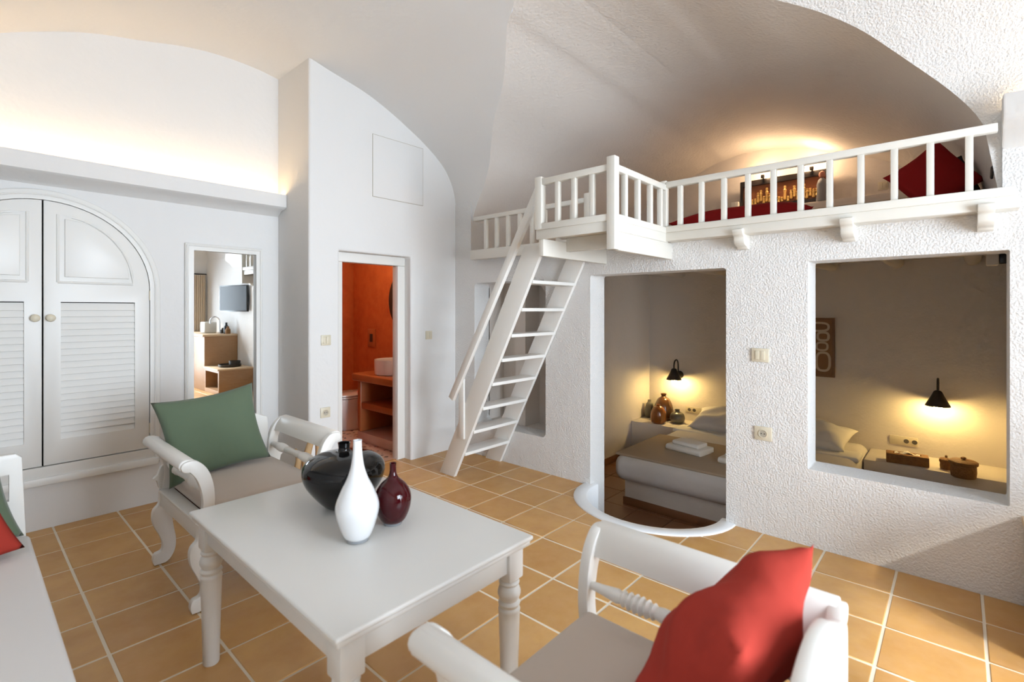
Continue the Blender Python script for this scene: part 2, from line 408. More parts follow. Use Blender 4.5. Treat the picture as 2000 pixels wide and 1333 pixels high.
# ---- hidden sides of the room: wall behind the sofa, facade with door and windows
struct('wall_sofa', box(XL-.1, XL, YF-.1, YW+.05, -.1, 2.4), 'plaster_smooth')
fac = cut(box(XL-.1, XW+.1, YF-.25, YF, -.1, 3.6), [box(.60, 2.25, YF-.5, YF+.2, -.02, 2.52), box(2.42, 3.05, YF-.5, YF+.2, .9, 2.0)])
struct('wall_back', fac, 'plaster_smooth')

# ---- bedroom beyond the loft wall (sunken floor) and the slab of the loft
BZ, BX, BYL, BYR = -.40, 6.10, 3.03, -.32
bf = struct('floor_bedroom', box(2.7, BX, -.5, 3.2, BZ-.1, BZ-.005), 'brown_grout')
bt = tomesh('tile', box(0, .324, 0, .324, -.01, 0, .003, 1), 'brown_tile')
for i in range(8):
    for j in range(8): O('tile', bt, 'brown_tile', bf, (2.75+i*.33, .5+j*.33, BZ))
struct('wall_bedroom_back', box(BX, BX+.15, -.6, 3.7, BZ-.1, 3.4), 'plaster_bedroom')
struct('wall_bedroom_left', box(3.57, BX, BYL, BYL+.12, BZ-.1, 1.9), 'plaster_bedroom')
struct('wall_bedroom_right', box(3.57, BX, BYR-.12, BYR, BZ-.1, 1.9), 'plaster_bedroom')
struct('baseboard_bedroom', box(3.57, 6.1, BYL-.012, BYL, BZ, BZ+.075, .003), 'brown_tile')
slab = struct('ceiling_bedroom', box(3.385, BX+.05, -.4, 3.75, 1.875, 1.968), 'plaster_bedroom')
for k in range(6):
    O('beam', tube([(3.58, 2.62-k*.54, 1.85), (BX, 2.60-k*.54, 1.85)], .055, 14), 'plaster_bedroom', slab)

# ---- bathroom shell
TZ = struct('floor_bathroom', box(1.98, 3.5, 3.93, 5.9, -.1, 0), 'terrazzo')
ch = [bmesh.new(), bmesh.new()]; rr = random.Random(3)
for k in range(520):
    x, y, r_ = rr.uniform(2.05, 3.35), rr.uniform(3.95, 5.75), rr.uniform(.010, .026); b = ch[k % 2]; a0 = rr.uniform(0, 6); n = rr.choice((4, 5, 6))
    b.faces.new([b.verts.new((x+r_*rr.uniform(.6, 1.1)*math.cos(a0+q*2*math.pi/n), y+r_*rr.uniform(.6, 1.1)*math.sin(a0+q*2*math.pi/n), .0006)) for q in range(n)])
for b, m in zip(ch, ('chip_dark', 'chip_red')):
    c = O('terrazzo_chips', b, m, TZ); c['kind'] = 'stuff'
struct('wall_bathroom_right', box(3.40, 3.5, 3.98, 5.9, 0, 2.4), 'orange_plaster')
struct('wall_bathroom_back', box(2.0, 3.4, 5.78, 5.9, 0, 2.4), 'orange_plaster')
struct('wall_bathroom_left', box(1.98, 2.1, 3.99, 5.78, 0, 2.4), 'orange_plaster')
struct('ceiling_bathroom', box(2.0, 3.5, 3.99, 5.9, 2.4, 2.5), 'orange_plaster')
# curved shower wall in the far left corner
struct('wall_shower', prism([(2.1, 5.78), (2.1, 5.1)]+[(3.02-.55*math.cos(R(a)), 5.2+.58*math.sin(R(a))) for a in range(0, 91, 6)], 'z', .0, 2.4), 'orange_plaster', ang=60)
# door lining of the bathroom
dl = join(box(2.735, 2.815, 3.875, 3.96, 0, 1.804, .004), box(2.096, 2.176, 3.875, 3.96, 0, 1.804, .004), box(2.096, 2.815, 3.875, 3.96, 1.805, 1.885, .004))
struct('trim_2', dl, 'white_paint')

# ---- plaster ledge with cove light on the cupboard wall
led = prism([(4.34, 2.19), (4.34, 2.34), (4.21, 2.34), (4.21, 2.355), (4.175, 2.355), (4.172, 2.25), (4.20, 2.236), (4.26, 2.232)], 'x', XL, 1.84, .006)
struct('trim_3', led, 'plaster_smooth')
strip = solo('led_strip', box(XL+.02, 1.82, 4.235, 4.25, 2.342, 2.35), 'led_warm', 'warm glowing light strip hidden on top of the plaster ledge', 'light strip', (.7, 4.24, 2.342))

# ================================================================== OBJECTS
# ---- coffee table
TX0, TX1, TY0, TY1, TZT = .611, 1.364, 1.118, 2.265, .600
tb = thing('coffee_table', 'white painted rectangular coffee table with turned legs holding three vases', 'table', ((TX0+TX1)/2, (TY0+TY1)/2, 0))
top = join(box(TX0, TX1, TY0, TY1, TZT-.017, TZT, .007, 3), box(TX0+.008, TX1-.008, TY0+.008, TY1-.008, TZT-.034, TZT-.016, .006, 3), box(TX0+.022, TX1-.022, TY0+.022, TY1-.022, TZT-.042, TZT-.03))
O('tabletop', top, 'table_paint', tb, world=True)
LI = .062
for (y, nm) in ((TY0+LI-.012, 0), (TY1-LI+.012, 1)): O('apron', box(TX0+LI, TX1-LI, y-.011, y+.011, TZT-.115, TZT-.035, .003), 'table_paint', tb, world=True)
for x in (TX0+LI-.012, TX1-LI+.012): O('apron', box(x-.011, x+.011, TY0+LI, TY1-LI, TZT-.115, TZT-.035, .003), 'table_paint', tb, world=True)
def table_leg():
    blk = box(-.036, .036, -.036, .036, .455, TZT-.035, .006)
    pr = [(.024, 0), (.026, .004), (.029, .16), (.034, .34), (.035, .345), (.033, .352), (.030, .356), (.033, .362), (.035, .368), (.033, .374), (.028, .378), (.031, .385), (.036, .398), (.0365, .408), (.033, .422), (.027, .430), (.031, .436), (.033, .441), (.031, .446), (.028, .449), (.031, .452), (.033, .458), (.03, .466)]
    return join(blk, lathe([(a*1.12, b) for a, b in pr], 28))
lm = tomesh('leg', table_leg(), 'table_paint')
for x in (TX0+LI, TX1-LI):
    for y in (TY0+LI, TY1-LI): O('leg', lm, 'table_paint', tb, (x-(TX0+TX1)/2, y-(TY0+TY1)/2, 0))
# ---- vases on the table
def vase(name, prof, m, label, loc, n=48, base=None):
    t = thing(name, label, 'vase', loc); pr = spline(prof, 5)
    neck = pr[-1]; inner = [(neck[0]-.004, neck[1]-.001), (neck[0]-.005, neck[1]-.03)]
    O('body', lathe(pr+inner, n), m, t, ang=60)
    if base: O('base', lathe(base, n), 'clear_base', t, ang=50)
    return t
vase('black_vase', [(.05, .002), (.075, .008), (.115, .05), (.15, .10), (.162, .145), (.150, .18), (.11, .205), (.06, .218), (.032, .222), (.024, .226), (.022, .236), (.024, .252), (.025, .257)], 'black_glass', 'wide squat black glass vase with small neck on the coffee table', (1.055, 1.865, .6))
vase('white_vase', [(.036, .010), (.047, .022), (.062, .06), (.073, .105), (.071, .135), (.056, .175), (.036, .215), (.023, .255), (.017, .295), (.0145, .33), (.0145, .345), (.0150, .347)], 'white_glass', 'tall white glass bottle vase with slender neck on the coffee table', (.926, 1.548, .6), base=[(.030, 0), (.036, .002), (.038, .011), (.03, .013)])
vase('wine_vase', [(.034, .009), (.046, .02), (.060, .05), (.067, .085), (.063, .118), (.046, .148), (.022, .170), (.013, .190), (.0115, .215), (.0125, .226)], 'wine_glass', 'small dark red glass vase with narrow neck on the coffee table', (1.088, 1.572, .6), base=[(.030, 0), (.034, .002), (.037, .010), (.03, .012)])

# ---- armchairs: scroll arms, turned spindles, curved board legs
def ribb(pts, ws, y0, y1, sx, n=6, bev=.004):
    return prism([(sx*a, b) for a, b in ribbon(pts, ws, n)], 'y', y0, y1, bev)
LEG = spline([(.322, .40), (.326, .335), (.350, .305), (.357, .265), (.348, .215), (.322, .155), (.308, .105), (.316, .072), (.345, .062), (.354, .03), (.346, .002)], 4)+spline([(.296, .002), (.270, .022), (.250, .065), (.246, .125), (.256, .185), (.264, .25), (.268, .32), (.270, .40)], 4)
POST_F = ([(.296, .385), (.283, .44), (.277, .50), (.284, .57), (.306, .635), (.338, .675), (.366, .680)], [.052, .050, .050, .054, .058, .056, .050])
def armchair(label, loc, rz):
    t = thing('armchair', label, 'armchair', loc, rz, 'scroll-armed white armchairs')
    for y0, y1 in ((.315, .350), (-.335, -.300)):
        for s in (1, -1):
            O('leg', prism([(s*a, b) for a, b in LEG], 'y', y0, y1, .004), 'white_paint', t)
            O('arm_post', ribb(*POST_F, y0, y1, s), 'white_paint', t)
            if y0 < 0: O('side_spur', prism([(s*a, b) for a, b in ((.30, .40), (.325, .42), (.335, .46), (.352, .475), (.332, .49), (.318, .53), (.29, .56), (.275, .48))], 'y', y0+.004, y1-.004, .003), 'white_paint', t)
    for s in (1, -1):
        O('seat_rail', join(box(min(s*.27, s*.318), max(s*.27, s*.318), -.31, .32, .318, .405, .004), box(min(s*.262, s*.326), max(s*.262, s*.326), -.31, .32, .395, .412, .004)), 'white_paint', t)
        O('arm_rail', ribb([(.300, .625), (.318, .660), (.345, .683), (.368, .684)], [.020, .032, .048, .058], -.32, .335, s), 'white_paint', t, ang=50)
        bead = [(-.055, .013), (-.047, .018), (-.039, .013), (-.028, .020), (-.019, .014), (-.009, .021), (0, .015), (.009, .021), (.019, .014), (.028, .020), (.039, .013), (.047, .018), (.055, .013)]
        pr = [(.009, -.30), (.011, -.28), (.016, -.225)]+[(r_, -.155+q) for q, r_ in bead]+[(.016, -.08), (.013, 0), (.016, .08)]+[(r_, .155+q) for q, r_ in bead]+[(.016, .225), (.011, .28), (.009, .318)]
        O('spindle', lathe([(a*1.3, b) for a, b in pr], 16, (s*.279, 0, .545), 'y'), 'white_paint', t)
    O('front_rail', box(-.30, .30, .318, .342, .318, .405, .004), 'white_paint', t)
    O('back_rail', box(-.30, .30, -.328, -.305, .318, .405, .004), 'white_paint', t)
    O('slat_base', box(-.27, .27, -.30, .31, .385, .40), 'slat_brown', t)
    top = spline([(-.262, .66), (-.255, .715), (-.225, .730), (-.17, .755), (-.09, .795), (0, .812), (.09, .795), (.17, .755), (.225, .730), (.255, .715), (.262, .66)], 5)
    bp = O('backrest', prism([(.262, .43)]+top[::-1]+[(-.262, .43)], 'y', -.352, -.322, .006), 'white_paint', t)
    ins = rrect(-.15, .15, .52, .69, .06); 
    O('molding', tube([(a, -.321, b) for a, b in ins+ins[:1]], .004, 6), 'white_paint', bp)
    O('seat_cushion', softbox(-.268, .268, -.315, .325, .405, .482, .028, 4, .012), 'fabric_beige', t, ang=70)
    return t
armchair('white scroll-armed armchair with green cushion between the coffee table and the cupboard wall', (1.065, 2.955, 0), math.pi)
armchair('white scroll-armed armchair in the foreground holding a bright red cushion', (1.035, .53, 0), 0)
def cushion(name, wd, ht, t, m, label, loc, rx, rz, ry=0, seed=0, cat='cushion', wr=.012):
    M = Matrix.Rotation(rz, 4, 'Z') @ Matrix.Rotation(rx, 4, 'X') @ Matrix.Rotation(ry, 4, 'Z')
    o = O(name, pillow(wd, ht, t, seed=seed, wr=wr), m, ang=180); o.location = loc; o.rotation_euler = M.to_euler(); return tag(o, label, cat)
cushion('green_cushion', .53, .47, .15, 'green_cloth', 'plain sage green cushion leaning in the armchair before the cupboard wall', (.985, 3.175, .70), R(71), R(0), R(6), 1)
cushion('red_cushion', .45, .46, .20, 'red_cloth', 'large bright red cushion leaning in the foreground armchair', (1.115, .39, .655), R(125), R(0), R(5), 2, wr=.02)

# ---- sofa along the left side
sf = thing('sofa', 'long white framed sofa with pale grey seat at the left edge', 'sofa', (-.10, 2.0, 0))
O('seat_frame', box(-.40, .205, .90, 3.06, .22, .335, .006), 'white_paint', sf, world=True)
O('seat_cushion', softbox(-.36, .212, .92, 3.00, .335, .425, .018, 4, .006), 'fabric_pale', sf, world=True, ang=60)
ep = cut(prism([(-.40, .06), (.205, .06), (.203, .40), (.190, .755), (.17, .775), (-.36, .775), (-.40, .74)], 'y', 3.03, 3.065, .005), [box(.085, .150, 2.9, 3.2, .575, .69), box(-.06, .02, 2.9, 3.2, .56, .69), box(-.2, -.12, 2.9, 3.2, .56, .69)])
O('end_panel', ep, 'white_paint', sf, world=True)
O('back_panel', box(-.43, -.395, .92, 3.06, .06, .80, .005), 'white_paint', sf, world=True)
for x in (-.36, .16):
    for y in (.95, 2.98): O('leg', box(x-.03, x+.03, y-.03, y+.03, 0, .225, .004), 'white_paint', sf, world=True)
cushion('green_cushion', .44, .42, .14, 'green_cloth', 'green cushion leaning on the far end panel of the sofa', (-.065, 2.925, .625), R(76), R(4), R(9), 4)
cushion('red_cushion', .42, .40, .15, 'red_cloth', 'red cushion lying in front of the green one on the sofa', (-.075, 2.80, .585), R(64), R(4), R(14), 5)

# ---- arched louvred cupboard
cb = thing('arched_cupboard', 'white arched built-in cupboard with louvred double doors in the left wall', 'cupboard', (CX, YW, .30))
tr = cut(prism(archpts(CX, CR+.012, CZ, .30), 'y', YW-.028, YW+.01, .006), [prism(archpts(CX, CR-.05, CZ, .40), 'y', YW-.1, YW+.1)])
O('arch_trim', tr, 'door_paint', cb, world=True, ang=50)
bead = [(CX+(CR-.018)*math.cos(math.pi*k/36), YW-.030, CZ+(CR-.018)*math.sin(math.pi*k/36)) for k in range(37)]
O('trim_bead', tube([(CX+CR-.018, YW-.030, .31)]+bead+[(CX-CR+.018, YW-.030, .31)], .006, 8), 'door_paint', cb, world=True)
O('sill', box(CX-CR, CX+CR, YW-.045, YW+.01, .285, .335, .008), 'door_paint', cb, world=True)
O('carcass', prism(archpts(CX, CR-.045, CZ, .36), 'y', YW+.07, YW+.075), 'gap_shade', cb, world=True)  # near-black sheet behind the slats, the cupboard's inner shade put into its colour
SL = [(0, -.024), (.0125, .024), (.0185, .0225), (.006, -.0255)]
slm = tomesh('slat', prism([(-.013+a, b) for a, b in SL], 'x', 0, .392), 'door_paint')
for sgn, nm in ((1, 'r'), (-1, 'l')):
    d = bpy.data.objects.new('door', None); COL.objects.link(d); d.parent = cb; d.location = (0, 0, 0)
    X = lambda a: CX+sgn*a
    r = CR-.053; outl = [(X(.004), .405)]+[(X(r*math.cos(t)), CZ+r*math.sin(t)) for t in [R(k*3) for k in range(0, 30)]]+[(X(.004), CZ+r)]
    outl = [(X(.004), .405), (X(r), .405)]+outl[1:]
    pan = [(X(.071), 1.575), (X(.462), 1.575)]+[(X(.071+.391*math.cos(R(a))**1.0*1.0), 1.575+.435*math.sin(R(a))) for a in range(8, 85, 6)]+[(X(.071), 2.012)]
    hole = prism([(X(.085), .560), (X(.475), .560), (X(.475), 1.448), (X(.085), 1.448)], 'y', YW-.2, YW+.2)
    leaf = cut(prism(outl, 'y', YW-.018, YW+.018, .003), [hole])
    if sgn < 0: bmesh.ops.recalc_face_normals(leaf, faces=leaf.faces)
    O('leaf', leaf, 'door_paint', d, world=True)
    O('panel_molding', tube([(a, YW-.019, b) for a, b in pan+pan[:1]], .008, 8), 'door_paint', d, world=True)
    c0 = (sum(a for a, b in pan)/len(pan), sum(b for a, b in pan)/len(pan))
    inn = [(c0[0]+(a-c0[0])*.86, c0[1]+(b-c0[1])*.86) for a, b in pan]
    O('raised_panel', prism(inn, 'y', YW-.030, YW-.01, .006), 'door_paint', d, world=True)
    for k in range(21):
        O('slat', slm, 'door_paint', d, (min(X(.084), X(.476)), YW, .582+k*.0418), world=True)
    O('knob', lathe([(.008, .018), (.008, .032), (.020, .036), (.024, .044), (.021, .053), (.012, .058), (.002, .059)], 20, (X(.036), YW, 1.345), 'y'), 'switch_plastic', d, world=True).scale = (1, -1, 1)
    kn = COL.objects[-1]; kn.location.y += 2*YW
    for z in (1.50, .55): O('hinge', tube([(X(r+.003), YW-.022, z-.035), (X(r+.003), YW-.022, z+.035)], .006, 8), 'switch_plastic', d, world=True)

# ---- framed mirror on the cupboard wall
mr = thing('wall_mirror', 'tall white framed mirror on the cupboard wall reflecting oak cabinets and a television', 'mirror', (1.425, YW, .2))
fo, fi = (1.144, 1.702, .17, 1.902), (1.200, 1.650, .22, 1.850)
fr = cut(box(fo[0], fo[1], YW-.030, YW+.005, fo[2], fo[3], .005), [box(fi[0], fi[1], YW-.1, YW+.1, fi[2], fi[3])])
O('frame', fr, 'door_paint', mr, world=True)
O('frame_molding', tube([(a, YW-.031, b) for a, b in rrect(fo[0]+.014, fo[1]-.014, fo[2]+.014, fo[3]-.014, .002, 1)]+[(fo[1]-.016, YW-.031, fo[3]-.014)], .008, 8), 'door_paint', mr, world=True)
O('glass', box(1.197, 1.653, YW-.004, YW-.0005, .216, 1.853), 'mirror_glass', mr, world=True)

# ---- switches, sockets, hatch
def plate(name, label, cat, X, Y, Z, face, kind, wd=.082, ht=.082, group=None):
    """face 'y' = on a wall looking to -Y, 'x' = on a wall looking to -X"""
    t = thing(name, label, cat, (X, Y, Z), 0 if face == 'y' else -math.pi/2, group)
    O('plate', box(-wd/2, wd/2, -.010, .002, -ht/2, ht/2, .003), 'switch_plastic', t)
    if kind == 'switch':
        O('rocker', box(-.028, -.001, -.015, -.008, -.028, .028, .002), 'switch_plastic', t); O('rocker', box(.001, .028, -.015, -.008, -.028, .028, .002), 'switch_plastic', t)
    else:
        xs = {'socket': [0], 'double': [-wd/4, -wd/4+.062], 'switchsocket': [wd/10, wd/10+.062]}[kind]
        for x in xs:
            s = O('socket', lathe([(.026, -.009), (.026, -.0135), (.022, -.0135), (.021, -.0105), (.001, -.0105)], 20, (x, 0, 0), 'y'), 'switch_plastic', t)
            for q in (-.009, .009): O('pin_hole', lathe([(.004, -.0125), (.004, -.0105)], 8, (x+q, 0, 0), 'y'), 'socket_dark', s)
            O('recess', lathe([(.0205, -.0115), (.0205, -.0107)], 20, (x, 0, 0), 'y'), 'socket_dark' if kind != 'socket' else 'socket_grey', s)
    return t
plate('light_switch', 'cream double light switch on the pier left of the bathroom door', 'switch', 1.977, 3.78, 1.152, 'y', 'switch')
plate('wall_socket', 'cream single wall socket low on the pier left of the bathroom door', 'socket', 1.972, 3.78, .573, 'y', 'socket')
plate('light_switch', 'cream light switch between the bathroom door and the ladder', 'switch', 3.019, 3.78, 1.153, 'y', 'switch', .075, .08)
plate('light_switch', 'cream light switch between the bedroom doorway and the interior window', 'switch', XW, .921, 1.113, 'x', 'switch', .10, .085)
plate('wall_socket', 'cream wall socket below the switch beside the bedroom doorway', 'socket', XW, .904, .625, 'x', 'socket', .10, .085)
plate('bedside_socket', 'cream triple socket plate above the left bedside shelf with pots', 'socket', BX, 2.44, .15, 'x', 'double', .20, .075)
plate('bedside_socket', 'cream socket plate above the tissue box on the right bedside shelf', 'socket', BX, .39, .13, 'x', 'switchsocket', .215, .085)
plate('light_switch', 'small cream switch on the back wall of the loft', 'switch', BX, .55, 2.62, 'x', 'switch', .08, .08)
hp = thing('access_hatch', 'flush white square access hatch high above the bathroom door', 'hatch', (2.678, 3.78, 2.38))
O('gap', cut(box(2.405, 2.951, 3.776, 3.783, 2.380, 2.925), [box(2.409, 2.947, 3.7, 3.9, 2.384, 2.921)]), 'socket_grey', hp, world=True)
O('panel', box(2.409, 2.947, 3.775, 3.784, 2.384, 2.921, .001), 'plaster_smooth', hp, world=True)

# ---- ladder up to the loft platform
SLP = -.515
def yl(z): return 3.132+SLP*z
ld = thing('loft_ladder', 'white wooden ladder with eight treads leaning up to the loft platform', 'ladder', (3.07, 3.2, 0))
for x0, x1 in ((2.768, 2.800), (3.325, 3.357)):
    O('stringer', prism([(yl(0), 0), (yl(0)+.185, 0), (yl(1.86)+.185, 1.86), (yl(1.86), 1.86)], 'x', x0, x1, .003), 'white_paint', ld, world=True)
for z in (1.614, 1.41, 1.213, 1.02, .825, .621, .418, .218):
    O('tread', box(2.790, 3.335, yl(z)-.006, yl(z)+.15, z-.026, z, .003), 'white_paint', ld, world=True)
O('handrail', bar((2.742, 3.125, .66), (2.742, 2.19, 2.265), .035, .058, (0, 1, .5)), 'white_paint', ld, world=True)
O('handrail_post', box(2.752, 2.770, 2.995, 3.055, .34, .84, .003), 'white_paint', ld, world=True)
# ---- loft railing, right of the platform
RX = 3.27
rg = thing('loft_railing', 'cream wooden balustrade along the loft edge right of the platform', 'railing', (RX, .65, 1.87))
O('top_rail', box(RX-.022, RX+.022, -.14, 1.50, 2.235, 2.275, .004), 'cream_paint', rg, world=True)
O('bottom_rail', box(RX-.030, RX+.030, -.20, 1.50, 1.925, 1.968, .004), 'cream_paint', rg, world=True)
O('fascia', box(RX-.022, XW+.01, -.215, 1.50, 1.868, 1.926, .004), 'cream_paint', rg, world=True)
for k in range(11): O('baluster', box(RX-.018, RX+.018, 1.399-k*.1440-.015, 1.399-k*.1440+.015, 1.965, 2.24, .003), 'cream_paint', rg, world=True)
O('end_post', box(RX-.022, RX+.022, 1.490, 1.535, 1.868, 2.285, .003), 'cream_paint', rg, world=True)
CB = spline([(3.40, 1.90), (3.225, 1.90), (3.222, 1.868), (3.245, 1.85), (3.250, 1.82), (3.275, 1.80), (3.31, 1.795), (3.33, 1.782), (3.40, 1.78)], 4)
cm = tomesh('corbel', prism([(a-RX, b-1.87) for a, b in CB], 'y', -.03, .03, .003), 'cream_paint')
for y in (1.015, .452, -.10): O('corbel', cm, 'cream_paint', rg, (RX, y, 1.87), world=True)
# ---- loft railing, left of the platform
rl = thing('loft_railing', 'short cream balustrade on the loft edge behind the ladder handrail', 'railing', (RX, 2.8, 1.87))
O('top_rail', box(RX-.022, RX+.022, 2.12, 3.40, 2.230, 2.268, .004), 'cream_paint', rl, world=True)
O('bottom_rail', box(RX-.025, RX+.04, 2.12, 3.44, 1.868, 1.958, .004), 'cream_paint', rl, world=True)
O('end_post', box(RX-.025, RX+.025, 2.11, 2.16, 1.87, 2.30, .003), 'cream_paint', rl, world=True)
for k in range(9): O('baluster', box(RX-.018, RX+.018, 3.25-k*.138-.015, 3.25-k*.138+.015, 1.95, 2.235, .003), 'cream_paint', rl, world=True)
# ---- small platform in front of the loft, with its own balustrade
PX0, PY0, PY1 = 2.577, 1.512, 2.072
pf = thing('ladder_platform', 'small cream wooden landing with balustrade jutting from the loft above the bedroom doorway', 'platform', (2.95, 1.79, 1.75))
O('deck', box(PX0+.01, XW+.02, PY0+.01, PY1, 1.895, 1.93, .003), 'cream_paint', pf, world=True)
O('fascia', box(PX0-.015, PX0+.012, PY0+.03, PY1+.01, 1.862, 1.925, .004), 'cream_paint', pf, world=True)
O('fascia', box(PX0+.03, RX+.02, PY0-.02, PY0+.008, 1.862, 1.925, .004), 'cream_paint', pf, world=True)
O('joist', box(PX0-.005, XW+.02, PY0-.012, PY0+.03, 1.752, 1.865, .004), 'cream_paint', pf, world=True)
O('joist', box(PX0-.005, XW+.02, PY1-.045, PY1-.005, 1.752, 1.865, .004), 'cream_paint', pf, world=True)
O('joist', box(PX0+.25, PX0+.29, PY0+.03, PY1-.045, 1.80, 1.895, .004), 'cream_paint', pf, world=True)
O('corner_post', box(PX0-.028, PX0+.028, PY0-.028, PY0+.028, 1.752, 2.300, .005), 'cream_paint', pf, world=True)
O('end_post', box(PX0-.026, PX0+.026, PY1-.042, PY1+.014, 1.926, 2.272, .004), 'cream_paint', pf, world=True)
O('top_rail', box(PX0-.02, PX0+.02, PY0, PY1-.02, 2.218, 2.258, .004), 'cream_paint', pf, world=True)
O('top_rail', box(PX0, RX, PY0-.02, PY0+.02, 2.218, 2.258, .004), 'cream_paint', pf, world=True)
O('bottom_rail', box(PX0-.024, PX0+.024, PY0, PY1, 1.922, 1.964, .004), 'cream_paint', pf, world=True)
O('bottom_rail', box(PX0, RX, PY0-.024, PY0+.024, 1.922, 1.964, .004), 'cream_paint', pf, world=True)
for y in (1.912, 1.785, 1.653): O('baluster', box(PX0-.016, PX0+.016, y-.016, y+.016, 1.96, 2.222, .003), 'cream_paint', pf, world=True)
for x in (2.715, 2.880, 3.050, 3.20): O('baluster', box(x-.016, x+.016, PY0-.016, PY0+.016, 1.96, 2.222, .003), 'cream_paint', pf, world=True)

# ---- plaster uplight on the loft wall at the right edge
ul = thing('wall_uplight', 'white plaster corner uplight glowing at the right end of the loft arch', 'wall light', (3.25, -.36, 2.10))
O('body', join(prism([(3.36, 2.17), (3.36, 2.36), (3.355, 2.36), (3.30, 2.36), (3.30, 2.40), (3.24, 2.40), (3.235, 2.31), (3.25, 2.27), (3.30, 2.24), (3.335, 2.20)], 'y', -1.2, -.155, .012)), 'plaster_smooth', ul, world=True)
O('lamp', box(3.315, 3.335, -1.1, -.22, 2.365, 2.372), 'uplight_warm', ul, world=True)

# ---- loft furnishings
mt = solo('loft_mattress', softbox(4.0, 5.83, -.02, 2.9, 1.97, 2.11, .05, 4), 'linen', 'pale low mattress on the loft floor', 'mattress', (5.1, 1.4, 1.97), ang=60)
cushion('red_bedspread', 1.14, .66, .24, 'dark_red_cloth', 'dark red rolled bedspread lying on the loft mattress', (4.55, 1.36, 2.16), 0, R(90), 0, 30, 'bedspread', .008)
cushion('red_cushion', .40, .38, .14, 'dark_red_cloth', 'dark red cushion propped behind the right end of the loft railing', (4.16, .115, 2.235), R(78), R(-66), R(38), 8, wr=.006)
cushion('dark_cushion', .34, .32, .12, 'dark_cloth', 'almost black cushion beside the dark red one in the loft', (4.36, .06, 2.235), R(74), R(-62), R(16), 9)
bn = thing('loft_shelf', 'low white plaster shelf against the back wall of the loft', 'shelf', (5.95, 1.4, 2.24))
O('top', box(5.84, 6.10, .2, 2.6, 2.43, 2.50, .01), 'plaster_bedroom', bn, world=True); O('front', box(5.88, 6.10, .2, 2.6, 1.97, 2.44), 'plaster_bedroom', bn, world=True)
pc = thing('carved_panel', 'dark framed gilded relief panel standing on the loft shelf', 'carving', (5.97, 1.42, 2.50))
O('backing', box(5.99, 6.01, .985, 1.83, 2.50, 2.83, .004), 'picture_dark', pc, world=True)
O('frame', cut(box(5.945, 6.0, .97, 1.845, 2.50, 2.845, .006), [box(5.8, 6.1, 1.0, 1.815, 2.555, 2.785)]), 'picture_dark', pc, world=True)
O('ground', box(5.975, 5.992, 1.0, 1.815, 2.555, 2.785), 'rust_panel', pc, world=True)
rr = random.Random(11)
for k in range(26):
    y = 1.03+k*.030; h = rr.uniform(.05, .13) if k % 6 else .16
    O('relief', shift(lathe([(.002, 0), (.016, .01), (.012, h*.5), (.017, h*.7), (.009, h*.78), (.014, h*.88), (.012, h*.97), (.002, h)], 8), (5.968, y, 2.558+rr.uniform(0, .04))), 'gold', pc, world=True)
fg = thing('robed_figurine', 'small figurine in a grey robe at the right end of the carved panel', 'figurine', (5.885, 1.03, 2.50))
O('robe', lathe([(.05, 0), (.055, .02), (.045, .10), (.05, .17), (.035, .22), (.015, .24)], 16), 'grey_robe', fg); O('head', lathe([(.004, .235), (.024, .25), (.03, .275), (.024, .30), (.004, .312)], 14), 'skin_wood', fg)
wbx = solo('small_box', box(5.90, 5.98, 1.85, 1.93, 2.50, 2.62, .004), 'linen_white', 'small white box left of the carved panel in the loft', 'box', (5.94, 1.89, 2.5))
for y in (1.60, 1.13):
    s = thing('picture_spotlight', 'small spotlight behind the carved panel lighting the loft wall, '+('left' if y > 1.3 else 'right')+' one', 'spotlight', (6.05, y, 2.50))
    O('housing', shift(lathe([(.016, 0), (.018, .008), (.018, .035), (.015, .036), (.015, .028), (.001, .028)], 14), (-.13, 0, .345)), 'metal_dark', s); O('bracket', box(-.115, -.10, -.006, .006, .30, .36), 'metal_dark', s)
    l = bpy.data.lights.new('loft_spot', 'POINT'); l.energy = 6; l.color = (1, .68, .40); l.shadow_soft_size = .03
    lo_ = bpy.data.objects.new('loft_spot', l); COL.objects.link(lo_); lo_.parent = s; lo_.location = (-.145, 0, .42)
hk = tube([(3.46, -.15, 2.14), (3.46, -.128, 2.11), (3.445, -.125, 2.06), (3.42, -.125, 2.05), (3.40, -.128, 2.08), (3.40, -.15, 2.12)], .006, 8)
solo('wall_hook', hk, 'metal_dark', 'small dark metal hook on the curved wall at the right end of the loft', 'hook', (3.43, -.13, 2.1))

# ---- bedroom
bd = thing('bed', 'low double bed on a white plaster plinth seen through the bedroom doorway', 'bed', (5.1, 1.5, BZ))
O('plinth', box(4.13, BX-.002, .74, 2.30, BZ, -.10, .012), 'plaster_bedroom', bd, world=True)
O('plinth_skirting', box(4.118, 4.132, .74, 2.31, BZ, BZ+.07, .002), 'brown_tile', bd, world=True)
O('mattress', softbox(4.05, BX-.01, .66, 2.38, -.175, .055, .085, 6, .01), 'linen', bd, world=True, ang=70)
O('sheet_fold', softbox(5.35, 5.62, .655, 2.385, .02, .07, .022, 3), 'linen_white', bd, world=True, ang=70)
O('bed_throw', softbox(4.10, 5.02, .70, 2.375, .045, .069, .010, 3), 'throw', bd, world=True, ang=70)
cushion('bed_pillow', .76, .52, .22, 'linen', 'pale grey pillow nearest the potted bedside shelf on the bed', (5.72, 1.89, .160), R(15), R(-90), R(3), 21, 'pillow', .03)
cushion('bed_pillow', .70, .50, .22, 'linen_white', 'pale pillow at the right side of the bed seen through the interior window', (5.72, 1.10, .150), R(13), R(-90), R(-6), 22, 'pillow', .03)
